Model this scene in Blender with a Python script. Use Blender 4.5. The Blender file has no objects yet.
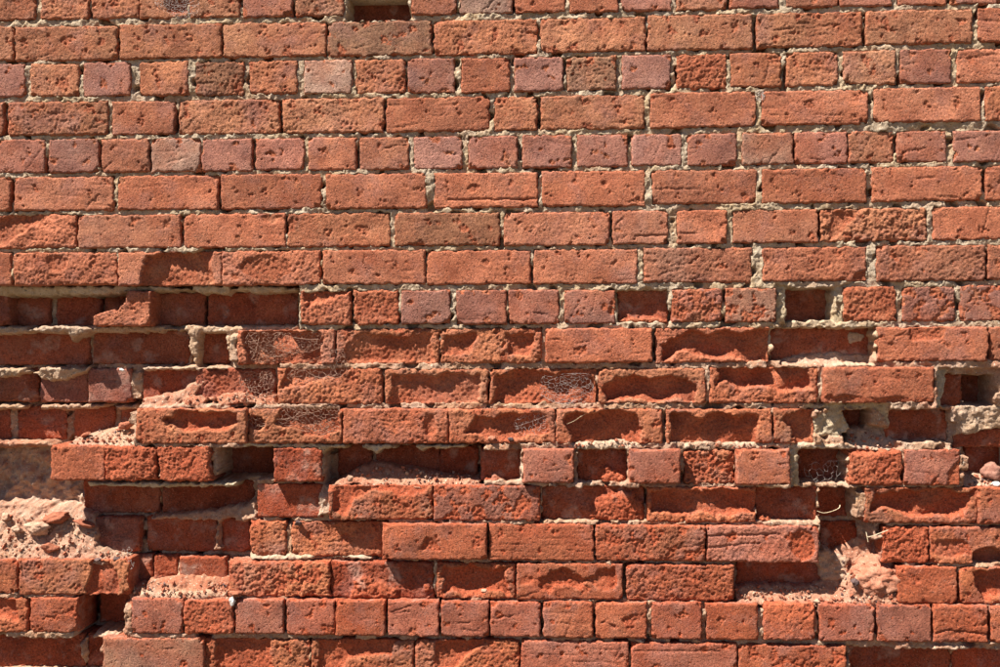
import bpy, math, random
import numpy as np
from mathutils import Vector, Matrix
from mathutils import noise as mnoise
from mathutils.geometry import delaunay_2d_cdt

# ------------------------------------------------------------------ camera, sky, sun, exposure
scene = bpy.context.scene
col = scene.collection
ZC = 1.48                    # height of the middle of the view above the ground (m)
DIST = 2.30                  # camera to wall (m)
YAW, ROLL = math.radians(2.57), math.radians(0.27)
LENS = 39.4
cam_data = bpy.data.cameras.new('camera')
cam = bpy.data.objects.new('camera', cam_data)
col.objects.link(cam)
cam_loc = Vector((DIST * math.sin(YAW), -DIST * math.cos(YAW), ZC))
fwd = (Vector((0, 0, ZC)) - cam_loc).normalized()
right0 = fwd.cross(Vector((0, 0, 1))).normalized()
up0 = right0.cross(fwd)
right = right0 * math.cos(ROLL) - up0 * math.sin(ROLL)
up = up0 * math.cos(ROLL) + right0 * math.sin(ROLL)
M3 = Matrix((right, up, -fwd)).transposed()
cam.matrix_world = Matrix.Translation(cam_loc) @ M3.to_4x4()
cam_data.sensor_width = 36.0
cam_data.lens = LENS
cam_data.clip_start = 0.05
cam_data.clip_end = 3000
scene.camera = cam

# sunlight travels: per unit into the wall (+y), SX to the right and SZ down
SX, SZ = 1.45, 2.70
sun_dir = Vector((SX, 1.0, -SZ)).normalized()
elev = math.asin(-sun_dir.z)
to_sun = -sun_dir
azim = math.atan2(to_sun.x, to_sun.y)
world = bpy.data.worlds.new('World')
scene.world = world
world.use_nodes = True
wn = world.node_tree
bg = wn.nodes['Background']
sky = wn.nodes.new('ShaderNodeTexSky')
sky.sky_type = 'NISHITA'
sky.sun_disc = False
sky.sun_elevation = elev
sky.sun_rotation = azim
sky.air_density = 0.45
sky.dust_density = 0.3
wn.links.new(sky.outputs[0], bg.inputs[0])
bg.inputs[1].default_value = 0.05
sun_data = bpy.data.lights.new('sun', 'SUN')
sun_data.energy = 5.0
sun_data.angle = math.radians(0.5)
sun_data.color = (1.0, 0.94, 0.84)
sun = bpy.data.objects.new('sun', sun_data)
col.objects.link(sun)
sun.rotation_euler = sun_dir.to_track_quat('-Z', 'Y').to_euler()
sun.location = (-3, -4, 6)
scene.view_settings.view_transform = 'Standard'
scene.view_settings.look = 'None'
scene.view_settings.gamma = 1.0
scene.view_settings.exposure = 1.19
scene.view_settings.use_curve_mapping = False

# ------------------------------------------------------------------ survey: a photo measurement -> wall coordinates (mm; x right, z up, h out of the wall)
PXW, PXH = 1000.0, 667.0
_f = LENS / 36.0 * PXW


def survey(px, py, h=0.0):
    d = right * ((px - PXW / 2) / _f) - up * ((py - PXH / 2) / _f) + fwd
    t = (-h * 0.001 - cam_loc.y) / d.y
    p = cam_loc + d * t
    return p.x * 1000.0, (p.z - ZC) * 1000.0


# ------------------------------------------------------------------ noise tools (numpy)
RNG = np.random.default_rng(7)
random.seed(7)


def _band():
    n = 512
    w = RNG.standard_normal((n, n))
    f = np.hypot(*np.meshgrid(np.fft.fftfreq(n), np.fft.fftfreq(n)))
    a = np.fft.ifft2(np.fft.fft2(w) * np.exp(-((f - 0.085) / 0.05) ** 2)).real
    return a / a.std()


BANDS = [_band() for _ in range(5)]


def noise(x, y, wl, seed):
    """band-limited noise of unit spread with features about wl mm across"""
    T = BANDS[int(seed) % 5]
    s = 10.0 / wl
    ox, oy = (seed * 97.31) % 512, (seed * 57.77) % 512
    u = x * s + ox
    v = y * s + oy
    i = np.floor(u).astype(np.int64)
    j = np.floor(v).astype(np.int64)
    fu, fv = u - i, v - j
    i0, j0, i1, j1 = i & 511, j & 511, (i + 1) & 511, (j + 1) & 511
    return (T[j0, i0] * (1 - fu) + T[j0, i1] * fu) * (1 - fv) + (T[j1, i0] * (1 - fu) + T[j1, i1] * fu) * fv


def fbm(x, y, wl, seed, octs=4, gain=0.5):
    r = 0.0
    a = 1.0
    for k in range(octs):
        r = r + a * noise(x, y, wl / 2.05 ** k, seed + 3.1 * k)
        a *= gain
    return r


def sstep(a, b, x):
    t = np.clip((x - a) / (b - a), 0, 1)
    return t * t * (3 - 2 * t)


def poly_sd(X, Z, pts):
    """signed distance (positive inside) to a polygon"""
    best = np.full(X.shape, 1e9)
    inside = np.zeros(X.shape, bool)
    n = len(pts)
    for k in range(n):
        ax, az = pts[k]
        bx, bz = pts[(k + 1) % n]
        ex, ez = bx - ax, bz - az
        t = np.clip(((X - ax) * ex + (Z - az) * ez) / (ex * ex + ez * ez + 1e-9), 0, 1)
        best = np.minimum(best, np.hypot(X - ax - t * ex, Z - az - t * ez))
        c = ((az > Z) != (bz > Z)) & (X < (bx - ax) * (Z - az) / (bz - az + 1e-12) + ax)
        inside ^= c
    return np.where(inside, best, -best)


# ------------------------------------------------------------------ materials
def new_mat(name):
    m = bpy.data.materials.new(name)
    m.use_nodes = True
    nt = m.node_tree
    b = nt.nodes['Principled BSDF']
    b.inputs['Roughness'].default_value = 0.93
    b.inputs['Specular IOR Level'].default_value = 0.18
    return m, nt, b


def nd(nt, t, **kw):
    n = nt.nodes.new(t)
    for k, v in kw.items():
        setattr(n, k, v)
    return n


def tex(nt, scale, detail=4, rough=0.6, off=0.0):
    g = nd(nt, 'ShaderNodeNewGeometry')
    mp = nd(nt, 'ShaderNodeMapping')
    mp.inputs['Location'].default_value = (off, off * 0.7, off * 1.3)
    nt.links.new(g.outputs['Position'], mp.inputs['Vector'])
    t = nd(nt, 'ShaderNodeTexNoise')
    t.inputs['Scale'].default_value = scale
    t.inputs['Detail'].default_value = detail
    t.inputs['Roughness'].default_value = rough
    nt.links.new(mp.outputs[0], t.inputs['Vector'])
    return t.outputs['Fac']


def ramp(nt, src, stops):
    r = nd(nt, 'ShaderNodeValToRGB')
    e = r.color_ramp.elements
    while len(e) > 1:
        e.remove(e[-1])
    for i, (p, c) in enumerate(stops):
        el = e[0] if i == 0 else e.new(p)
        el.position = p
        el.color = (c, c, c, 1) if isinstance(c, (int, float)) else (*c, 1)
    nt.links.new(src, r.inputs[0])
    return r.outputs[0]


def mix(nt, fac, a, b, mode='MIX'):
    m = nd(nt, 'ShaderNodeMix', data_type='RGBA', blend_type=mode)
    for inp, v in ((m.inputs[0], fac), (m.inputs[6], a), (m.inputs[7], b)):
        if hasattr(v, 'is_output'):
            nt.links.new(v, inp)
        elif isinstance(v, (int, float)):
            inp.default_value = v
        else:
            inp.default_value = (*v, 1)
    return m.outputs[2]


def mathn(nt, op, a, b):
    m = nd(nt, 'ShaderNodeMath', operation=op)
    for k, v in enumerate((a, b)):
        if hasattr(v, 'is_output'):
            nt.links.new(v, m.inputs[k])
        else:
            m.inputs[k].default_value = v
    return m.outputs[0]


def attr(nt, name):
    return nd(nt, 'ShaderNodeAttribute', attribute_name=name).outputs['Fac']


def bump(nt, b, hsrc, strength, dist):
    bp = nd(nt, 'ShaderNodeBump')
    bp.inputs['Strength'].default_value = strength
    bp.inputs['Distance'].default_value = dist
    nt.links.new(hsrc, bp.inputs['Height'])
    nt.links.new(bp.outputs[0], b.inputs['Normal'])


def brick_material():
    m, nt, b = new_mat('fired_clay_brick')
    # bare clay inside a brick: orange red, mottled
    n1 = tex(nt, 18, 5, 0.62)
    clay = ramp(nt, n1, [(0.30, (0.265, 0.074, 0.038)), (0.5, (0.375, 0.116, 0.058)), (0.70, (0.470, 0.190, 0.102))])
    # fired skin: the brick's own tint, blotched
    clay = mix(nt, mathn(nt, 'MULTIPLY', attr(nt, 'red'), mathn(nt, 'ADD', 0.35, mathn(nt, 'MULTIPLY', tex(nt, 11, 3, 0.6, 15.0), 0.8))), clay, (0.400, 0.082, 0.034))
    oi = nd(nt, 'ShaderNodeObjectInfo')
    n2 = tex(nt, 26, 6, 0.68, 3.0)
    blot = ramp(nt, n2, [(0.32, (0.66, 0.60, 0.60)), (0.52, (1, 1, 1)), (0.72, (1.22, 1.22, 1.15))])
    skin_c = mix(nt, 1.0, oi.outputs['Color'], blot, 'MULTIPLY')
    n3 = tex(nt, 9, 4, 0.6, 9.0)
    skin_c = mix(nt, ramp(nt, n3, [(0.44, 0.0), (0.66, 0.7)]), skin_c, clay)
    skin_c = mix(nt, ramp(nt, tex(nt, 14, 5, 0.65, 17.0), [(0.50, 0.0), (0.70, 0.55)]), skin_c, (0.30, 0.145, 0.120))
    sk = mathn(nt, 'ADD', attr(nt, 'skin'), mathn(nt, 'MULTIPLY', mathn(nt, 'SUBTRACT', tex(nt, 130, 3, 0.6, 5.0), 0.5), 0.9))
    c = mix(nt, ramp(nt, sk, [(0.3, 0.0), (0.6, 1.0)]), clay, skin_c)
    # grit: dark cinders and pale grains
    n4 = tex(nt, 420, 2, 0.5, 2.0)
    c = mix(nt, ramp(nt, n4, [(0.615, 0.0), (0.68, 0.8)]), c, (0.055, 0.030, 0.030))
    n5 = tex(nt, 520, 2, 0.5, 7.0)
    c = mix(nt, ramp(nt, n5, [(0.66, 0.0), (0.72, 0.6)]), c, (0.62, 0.42, 0.30))
    # fine tone variation
    n6 = tex(nt, 240, 4, 0.7, 4.0)
    c = mix(nt, 1.0, c, ramp(nt, n6, [(0.3, 0.58), (0.5, 1.0), (0.72, 1.34)]), 'MULTIPLY')
    sooty = tex(nt, 3.2, 6, 0.7, 21.0)
    c = mix(nt, ramp(nt, sooty, [(0.56, 0.0), (0.75, 0.40)]), c, (0.17, 0.082, 0.060))
    c = mix(nt, ramp(nt, tex(nt, 4.5, 6, 0.7, 12.0), [(0.56, 0.0), (0.78, 0.26)]), c, (0.52, 0.36, 0.27))
    # lime and dust smears
    li = mathn(nt, 'MULTIPLY', attr(nt, 'lime'), ramp(nt, tex(nt, 70, 5, 0.7, 6.0), [(0.36, 0.15), (0.62, 1.0)]))
    c = mix(nt, li, c, (0.48, 0.33, 0.26))
    nt.links.new(c, b.inputs['Base Color'])
    hb = mathn(nt, 'ADD', tex(nt, 300, 6, 0.8, 1.0), ramp(nt, tex(nt, 210, 2, 0.5, 8.0), [(0.28, 0.0), (0.42, 1.0)]))
    bump(nt, b, hb, 0.9, 0.0027)
    return m


def mortar_material():
    m, nt, b = new_mat('lime_mortar')
    n1 = tex(nt, 60, 6, 0.7)
    c = ramp(nt, n1, [(0.30, (0.25, 0.18, 0.115)), (0.5, (0.46, 0.37, 0.265)), (0.70, (0.61, 0.52, 0.405))])
    n2 = tex(nt, 7, 4, 0.6, 2.0)
    c = mix(nt, ramp(nt, n2, [(0.42, 0.0), (0.62, 0.5)]), c, (0.48, 0.34, 0.18))
    # red brick dust washed over mortar in the decayed part
    du = mathn(nt, 'MULTIPLY', attr(nt, 'dust'), ramp(nt, tex(nt, 34, 5, 0.7, 5.0), [(0.30, 0.5), (0.56, 1.0)]))
    c = mix(nt, du, c, (0.36, 0.118, 0.062))
    wl = mathn(nt, 'MULTIPLY', attr(nt, 'lime'), ramp(nt, tex(nt, 45, 5, 0.7, 8.0), [(0.36, 0.2), (0.6, 1.0)]))
    c = mix(nt, wl, c, (0.50, 0.36, 0.27))
    n4 = tex(nt, 300, 2, 0.5, 3.0)
    c = mix(nt, ramp(nt, n4, [(0.64, 0.0), (0.70, 0.85)]), c, (0.085, 0.062, 0.050))
    n5 = tex(nt, 260, 2, 0.5, 11.0)
    c = mix(nt, ramp(nt, n5, [(0.64, 0.0), (0.70, 0.8)]), c, (0.66, 0.58, 0.47))
    nt.links.new(c, b.inputs['Base Color'])
    hb = mathn(nt, 'ADD', tex(nt, 300, 5, 0.75, 1.0), mathn(nt, 'MULTIPLY', tex(nt, 120, 3, 0.6, 6.0), 0.8))
    bump(nt, b, hb, 0.9, 0.003)
    return m


def plain_material(name, c0, c1, scale, bumpd=0.002, rough=0.93):
    m, nt, b = new_mat(name)
    c = ramp(nt, tex(nt, scale, 5, 0.65), [(0.33, c0), (0.67, c1)])
    c = mix(nt, ramp(nt, tex(nt, 380, 2, 0.5, 5.0), [(0.62, 0.0), (0.68, 0.7)]), c, (0.08, 0.05, 0.045))
    c = mix(nt, 1.0, c, ramp(nt, tex(nt, 200, 4, 0.7, 4.0), [(0.3, 0.7), (0.5, 1.0), (0.72, 1.2)]), 'MULTIPLY')
    nt.links.new(c, b.inputs['Base Color'])
    b.inputs['Roughness'].default_value = rough
    bump(nt, b, tex(nt, scale * 4, 4, 0.7, 3.0), 0.6, bumpd)
    return m


BRICK = brick_material()
MORTAR = mortar_material()
WEB = plain_material('dusty_cobweb_silk', (0.32, 0.17, 0.12), (0.48, 0.32, 0.24), 90, 0.0001)
PALE_WEB = plain_material('pale_cobweb_silk', (0.46, 0.40, 0.37), (0.62, 0.56, 0.52), 90, 0.0001)
STRAW = plain_material('dry_straw', (0.52, 0.40, 0.25), (0.68, 0.57, 0.40), 60, 0.0002)
CHIP = plain_material('broken_clay', (0.24, 0.075, 0.042), (0.42, 0.155, 0.09), 60, 0.003)
LUMP = plain_material('old_mortar_lump', (0.38, 0.20, 0.13), (0.56, 0.38, 0.27), 70, 0.003)
PINK = plain_material('dusty_rubble', (0.34, 0.11, 0.06), (0.50, 0.25, 0.165), 45, 0.004)
STONE = plain_material('dusty_red_stone', (0.25, 0.105, 0.075), (0.36, 0.19, 0.14), 50, 0.002)
WHITE = plain_material('white_chip', (0.70, 0.68, 0.64), (0.82, 0.80, 0.76), 80, 0.001)
DARKSTONE = plain_material('dark_cinder', (0.07, 0.045, 0.045), (0.17, 0.11, 0.10), 90, 0.002)
GROUND = plain_material('gravel_ground', (0.10, 0.075, 0.045), (0.20, 0.15, 0.09), 14, 0.01)


# ------------------------------------------------------------------ mesh helpers
def mesh_from_arrays(name, co_mm, quads, material, attrs=None, extra_faces=None):
    """co_mm: (n,3) x, z, h in wall mm"""
    me = bpy.data.meshes.new(name)
    P = np.empty((len(co_mm), 3), np.float32)
    P[:, 0] = co_mm[:, 0] * 0.001
    P[:, 1] = -co_mm[:, 2] * 0.001
    P[:, 2] = co_mm[:, 1] * 0.001 + ZC
    loops = quads.reshape(-1)
    nq = len(quads)
    starts = np.arange(nq) * 4
    if extra_faces is not None:
        starts = np.concatenate([starts, [len(loops)]])
        loops = np.concatenate([loops, extra_faces])
    me.vertices.add(len(P))
    me.vertices.foreach_set('co', P.reshape(-1))
    me.loops.add(len(loops))
    me.loops.foreach_set('vertex_index', loops.astype(np.int32))
    me.polygons.add(len(starts))
    me.polygons.foreach_set('loop_start', starts.astype(np.int32))
    me.update(calc_edges=True)
    me.polygons.foreach_set('use_smooth', np.ones(len(starts), bool))
    for k, v in (attrs or {}).items():
        a = me.attributes.new(k, 'FLOAT', 'POINT')
        a.data.foreach_set('value', np.asarray(v, np.float32))
    me.materials.append(material)
    me.validate()
    return me


def link(name, me, parent=None):
    o = bpy.data.objects.new(name, me)
    col.objects.link(o)
    if parent is not None:
        o.parent = parent
        o.matrix_parent_inverse = parent.matrix_world.inverted()
    return o


def tag(o, label, cat, group=None):
    o['label'] = label
    o['category'] = cat
    if group:
        o['group'] = group


# ------------------------------------------------------------------ the ground
gm = bpy.data.meshes.new('ground')
gv, gf = [], []
N = 40
for j in range(N + 1):
    for i in range(N + 1):
        u, v = (i / N * 2 - 1), (j / N * 2 - 1)
        x, y = math.copysign(abs(u) ** 3, u) * 600, math.copysign(abs(v) ** 3, v) * 600
        gv.append((x, y, -0.012 + 0.02 * math.sin(x * 3.1) * math.sin(y * 2.3) * (abs(x) < 8 and abs(y) < 8)))
for j in range(N):
    for i in range(N):
        a = j * (N + 1) + i
        gf.append((a, a + 1, a + N + 2, a + N + 1))
gm.from_pydata(gv, [], gf)
gm.materials.append(GROUND)
ground = link('ground', gm)
ground['kind'] = 'structure'

# ------------------------------------------------------------------ the wall
wall = bpy.data.objects.new('brick_wall', None)
wall.empty_display_size = 0.2
col.objects.link(wall)
wall['kind'] = 'thing'
tag(wall, 'weathered red brick wall with crumbling hollowed bricks and open holes in its lower half', 'wall')

TINT = {
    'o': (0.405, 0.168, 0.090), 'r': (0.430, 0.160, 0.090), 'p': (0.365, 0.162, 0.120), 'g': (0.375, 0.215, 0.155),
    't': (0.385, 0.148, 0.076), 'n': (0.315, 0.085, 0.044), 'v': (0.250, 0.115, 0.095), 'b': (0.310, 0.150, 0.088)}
ROUGH = {'o': 0.85, 'r': 0.42, 'p': 0.28, 'g': 0.4, 't': 1.8, 'n': 0.7, 'v': 0.35, 'b': 1.1}

# course lines (top, bottom) where they were measured: at the left edge, the middle and the right edge
LINES = {
    'A': ((-13, 20), (-20, 13.5), (-31, 3)), 'B': ((27, 61), (19.5, 54), (8, 42)), 'C': ((64, 97), (57.5, 92), (48, 82)),
    'D': ((102, 136), (97, 131), (86, 120)), 'E': ((140, 173), (136, 168), (130, 161)), 'F': ((177, 211), (172.5, 207), (166, 200)),
    'G': ((215, 248.5), (212.5, 245.5), (206.5, 239.5)), 'H': ((252.5, 285), (250, 284), (245, 280)),
    'I': ((291.5, 325.5), (290.5, 324), (285.5, 320)), 'J': ((331, 365.5), (328.5, 363), (327, 361)),
    'K': ((369, 404), (368.5, 404), (367, 402)), 'L': ((409, 444), (409, 443.5), (409, 443)),
    'M': ((445.5, 480), (449.5, 482.5), (450, 486)), 'N': ((484, 518), (486, 520.5), (488, 524)),
    'O': ((521, 556), (524.5, 560), (527.5, 564)), 'P': ((559.5, 594), (563, 599), (568, 604)),
    'Q': ((598, 632), (602, 637), (606, 643)), 'R': ((637, 671), (640.5, 676), (649, 685))}


def course_y(row, x):
    (t0, b0), (t1, b1), (t2, b2) = LINES[row]
    if x < 500:
        f = x / 500.0
        return t0 + (t1 - t0) * f, b0 + (b1 - b0) * f
    f = (x - 500) / 500.0
    return t1 + (t2 - t1) * f, b1 + (b2 - b1) * f


# every brick: (left, right, sort, stands out mm, {details}); R/E/P details are losses: outline, depth mm, lower lip
BR = {
 'A': [(-62, -12, 'o', 0), (-8, 36, 'o', 0), (41, 89, 'o', 0), (91, 139, 'o', 0), (140, 188, 'o', -2, {'s': [('E', 179, 2, 16, 11, 26, 4)]}),
       (190, 239, 'o', 0), (243, 292, 'p', 0), (295, 343, 'b', 0), (346, 409, 'n', -80, {'h': 1, 'y': (-24, 21)}), (411, 456, 'r', 0), (460, 513, 'g', -1),
       (515, 565, 'r', 0), (569, 618, 'r', 1), (622, 672, 'p', 0), (676, 727, 'o', 0), (730, 780, 'p', 0), (786, 838, 'r', 0),
       (841, 892, 'p', 0), (898, 947, 'r', 0), (950, 1002, 'p', 0), (1007, 1060, 'r', 0)],
 'B': [(-90, 13, 'o', 0), (15, 117, 'o', 1), (119, 221, 'o', 0), (223, 326, 'o', 1), (328, 431, 'b', 1), (434, 537, 'o', 0), (541, 645, 'o', 1),
       (648, 753, 'o', 0), (756, 862, 'o', 1), (866, 973, 'o', 2), (978, 1084, 'r', 0)],
 'C': [(-26, 25, 'p', 0), (30, 79, 'o', 1), (83, 130, 'p', 0), (140, 188, 'o', 0), (195, 243, 'b', 0), (249, 297, 'o', 1), (304, 352, 'g', 0),
       (356, 405, 'o', 1), (408, 455, 'p', 0), (461, 510, 'r', 0), (514, 563, 'p', 0), (567, 616, 'b', 0), (622, 671, 'p', 1), (677, 727, 't', 0),
       (731, 781, 'o', 0), (787, 838, 'o', 1), (844, 896, 'o', 0), (900, 951, 'p', 0), (957, 1010, 'r', 1)],
 'D': [(-98, 4, 'o', 0), (7, 108, 'o', 0), (112, 175, 'r', 1), (179, 279, 'o', 0), (282, 384, 'o', 0), (386, 489, 'r', 1), (494, 537, 'o', 0),
       (541, 645, 'o', 0), (650, 756, 'r', 1), (762, 868, 'r', 0, {'lines': 1}), (874, 981, 'r', 0), (986, 1092, 'o', 1)],
 'E': [(-5, 45, 'p', 0), (49, 98, 'p', 0), (101, 149, 'r', 1), (151, 200, 'g', 0), (202, 252, 'p', 0), (256, 304, 'p', 0), (308, 356, 'r', 0),
       (360, 409, 'r', 1), (414, 462, 'p', 0), (468, 517, 'p', 0), (522, 572, 'p', 0), (577, 627, 'p', 0), (632, 682, 'p', 0), (688, 737, 'p', 0),
       (742, 793, 'g', 0), (795, 847, 'p', 0), (849, 894, 'b', 0), (897, 946, 'p', 0), (954, 1006, 'p', 0)],
 'F': [(-92, 10, 'r', 0), (14, 113, 'r', 0), (118, 218, 'r', 1), (221, 321, 'r', 0), (326, 426, 'r', 1), (434, 538, 'r', 1, {'g': [(448, 200, 536, 199, 4)]}),
       (542, 645, 'r', 0, {'s': [('E', 604, 184, 3, 4, 6, 1)]}), (652, 757, 'r', 1, {'g': [(655, 189, 700, 189, 2)]}), (762, 867, 'r', 0),
       (873, 982, 'r', 1), (986, 1092, 'r', 0)],
 'G': [(-26, 76, 'r', 1, {'s': [('P', [(-20, 213), (53, 213), (44, 221), (30, 224), (16, 236), (2, 245), (-20, 250)], 16, 3)], 'rg': 1.5}), (78, 180, 'r', 0),
       (184, 285, 'r', 1, {'s': [('E', 271, 219, 13, 5, 9, 1)]}), (288, 390, 'o', 0), (395, 500, 'o', 0), (504, 609, 'r', 1, {'s': [('E', 590, 219.5, 6, 2.5, 6, 1)]}),
       (613, 668, 'r', 0, {'g': [(635, 236, 668, 235, 4)]}), (677, 727, 'r', 0, {'g': [(680, 233, 696, 233, 3)]}), (733, 818, 'r', 1),
       (820, 928, 'o', -2, {'rg': 3.2, 's': [('P', [(832, 209), (866, 209), (850, 224), (838, 240), (828, 240)], 9, 3)]}), (933, 1040, 'r', 0)],
 'H': [(-92, 11, 'r', 0), (13, 117, 'r', 2, {'s': [('E', 57, 263, 11, 9, 10, 4)], 'rg': 1.3}), (118, 221, 'r', 1, {'s': [('R', 142, 251, 211, 292, 27, 1)]}),
       (222, 321, 'r', 1, {'s': [('E', 266, 268, 28, 13, 5, 4)], 'rg': 1.2}), (323, 425, 'r', 1), (427, 531, 'r', 0), (534, 637, 'r', 1), (644, 752, 'r', 1, {'rg': 1.0}),
       (763, 867, 'r', 1, {'s': [('E', 864, 279, 12, 9, 9, 1)], 'rg': 1.0}), (876, 986, 'r', 0, {'rg': 1.2}), (988, 1094, 'r', 1)],
 'I': [(-92, -43, 'n', -60), (-40, 9, 'n', -45), (12, 50, 'n', -88), (57, 100, 'n', -92), (105, 127, 'n', -102),
       (93, 150, 'r', -6, {'s': [('P', [(85, 286), (127, 286), (126, 301), (119, 309), (108, 313), (85, 315)], 84, 0.5)], 'rg': 1.2}),
       (152, 205, 'n', -72), (208, 298, 'n', -66), (301, 351, 'r', 0, {'s': [('P', [(303, 286), (350, 286), (349, 297), (336, 297), (325, 305), (303, 313)], 17, 2)], 'rg': 1.6}),
       (354, 398, 't', 0), (402, 450, 'p', 1), (456, 506, 'p', 1), (509, 559, 'p', 0), (565, 615, 'p', 1, {'s': [('E', 613, 307, 5, 9, 7, 2)]}),
       (618, 669, 'n', -24, {'h': 1, 'wedge': [('P', [(616, 326), (616, 317), (640, 315), (672, 318), (672, 326)], 16)]}),
       (672, 722, 'p', 0, {'ns': 0.6, 'rg': 1.6}), (726, 776, 'g', 0, {'ns': 0.35}), (787, 834, 'n', -62, {'h': 1}), (845, 897, 't', 1),
       (903, 955, 'p', 0, {'ns': 0.35, 'rg': 1.0}), (961, 1014, 'p', 1, {'ns': 0.35})],
 'J': [(-122, -18, 'n', -66), (-15, 90, 'n', -72), (93, 190, 'n', -66), (201, 229, 'n', -74), (237, 335, 'r', -4, {'s': [('R', 243, 332, 321, 370, 34, 17)], 'rg': 1.6}),
       (336, 439, 'o', -2, {'s': [('R', 343, 333, 433, 366, 18, 9)], 'rg': 2.0, 'ns': 0.3}), (441, 542, 'o', -2, {'s': [('P', [(444, 333), (475, 333), (470, 356), (444, 352)], 16, 6), ('P', [(505, 333), (536, 333), (530, 357), (508, 355)], 14, 5)], 'rg': 1.6}),
       (546, 652, 'r', 5), (656, 770, 'r', -2, {'s': [('P', [(664, 334), (775, 330), (775, 366), (735, 362), (712, 359), (690, 352), (680, 356), (664, 358)], 34, 4)], 'rg': 1.2}),
       (773, 876, 'n', -52, {'h': 1, 'lime': [('P', [(775, 362), (800, 353), (830, 350), (868, 352), (868, 362)], 0.7)]}),
       (878, 988, 'r', 9, {'s': [('R', 910, 325, 946, 341, 9, 1)]}), (990, 1096, 'r', 5)],
 'K': [(-122, -18, 'n', -50), (-15, 38, 'n', -74), (40, 88, 'v', -78), (88, 131, 'v', -62, {'lime': [('E', 122, 380, 10, 8, 0.4)]}), (143, 205, 'n', -58), (196, 275, 'n', -42, {'rg': 1.6}),
       (277, 382, 'o', -4, {'s': [('P', [(282, 365), (352, 365), (342, 377), (322, 384), (283, 386)], 20, 8)], 'rg': 1.6}),
       (385, 488, 'o', -2, {'s': [('R', 391, 373, 482, 408, 20, 9)], 'rg': 1.4}), (490, 596, 'o', -3, {'s': [('R', 494, 371, 594, 408, 26, 13)], 'rg': 1.5}),
       (599, 706, 'o', 0, {'s': [('P', [(604, 383), (617, 377), (645, 379), (668, 375), (690, 377), (696, 390), (694, 402), (660, 403), (606, 402)], 32, 2)], 'rg': 1.0}),
       (710, 818, 'o', 0, {'s': [('P', [(716, 364), (808, 364), (812, 388), (790, 391), (740, 389), (718, 384)], 34, 3)], 'rg': 1.5}),
       (825, 934, 'r', 19, {'s': [('P', [(822, 396), (850, 394), (880, 398), (905, 396), (930, 398), (938, 408), (822, 408)], 8, 1)]}),
       (965, 998, 'n', -98, {'h': 1, 'y': (374, 407)}), (943, 967, 'n', -30, {'h': 1, 'y': (374, 407)})],
 'L': [(-90, -42, 'n', -60), (-36, 10, 'n', -98), (17, 66, 'n', -98), (74, 115, 'n', -98), (121, 140, 'n', -104),
       (136, 246, 'o', 9, {'s': [('P', [(148, 415), (175, 412), (236, 413), (240, 424), (225, 431), (185, 430), (160, 426), (148, 424)], 30, 4)], 'rg': 1.2}),
       (248, 342, 'o', 0, {'s': [('P', [(278, 405), (342, 405), (342, 432), (318, 438), (302, 438), (292, 430), (272, 424)], 30, 4), ('E', 254, 425, 8, 6, 45, 2)], 'rg': 1.4}),
       (343, 448, 'r', 4, {'s': [('E', 430, 426, 7, 13, 9, 1)], 'rg': 1.2}), (449, 555, 'o', 3, {'s': [('P', [(476, 418), (500, 413), (544, 415), (548, 432), (520, 440), (480, 440), (466, 432)], 20, 5)], 'rg': 1.3}),
       (556, 663, 'o', 3, {'s': [('R', 567, 411, 641, 448, 36, 1)], 'rg': 0.9}), (666, 772, 'o', 3, {'s': [('R', 670, 413, 757, 448, 33, 3)], 'rg': 1.0}),
       (774, 815, 'o', 2, {'s': [('P', [(784, 413), (820, 405), (820, 448), (790, 440), (786, 430)], 30, 2)]}), (845, 874, 'n', -88, {'h': 1}),
       (891, 954, 'n', -38, {'h': 1, 'lime': [('E', 925, 444, 35, 6, 0.6)]}), (954, 1002, 'n', -36, {'y': (431, 449)})],
 'M': [(-90, -30, 'r', -40), (51, 104, 'r', 9), (105, 156, 't', 9), (158, 210, 't', 10), (215, 274, 'n', -115, {'h': 1}), (274, 322, 'n', -4, {'rg': 1.0}), (338, 372, 'n', -86), (376, 440, 'n', -80),
       (440, 478, 'n', -74), (480, 521, 'n', -32, {'h': 1, 'wedge': [('P', [(478, 488), (486, 476), (496, 472), (506, 478), (522, 478), (522, 488)], 20)]}), (523, 574, 'p', 13),
       (577, 629, 'n', -30, {'h': 1, 'rg': 1.3, 'wedge': [('P', [(596, 488), (600, 474), (608, 465), (618, 470), (628, 474), (632, 488)], 18)]}), (630, 680, 'p', 13),
       (684, 735, 'o', -6, {'ns': 0.7, 'rg': 3.0}), (737, 790, 'r', 9), (799, 850, 'n', -82, {'h': 1}),
       (850, 903, 't', 2, {'s': [('P', [(848, 446), (905, 446), (905, 450), (890, 453), (868, 456), (848, 452)], 40, 0.5)], 'rg': 2.0}), (905, 960, 'p', 5, {'s': [('P', [(948, 470), (964, 455), (964, 490), (944, 490)], 8, 1)]}),
       (965, 1014, 'n', -72)],
 'N': [(-125, -45, 'r', -50), (84, 160, 'n', -76), (163, 254, 'n', -70), (257, 322, 'n', -26), (329, 433, 'o', 0, {'s': [('P', [(332, 482), (430, 482), (427, 494), (400, 496), (385, 492), (352, 497), (345, 514), (332, 512)], 17, 3)], 'rg': 1.6}),
       (434, 540, 'p', 3, {'ns': 0.4, 'rg': 1.0}), (541, 645, 'n', -22, {'h': 1, 'rg': 1.2, 'wedge': [('P', [(588, 524), (592, 500), (612, 490), (634, 490), (644, 502), (646, 524)], 14)]}),
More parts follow.
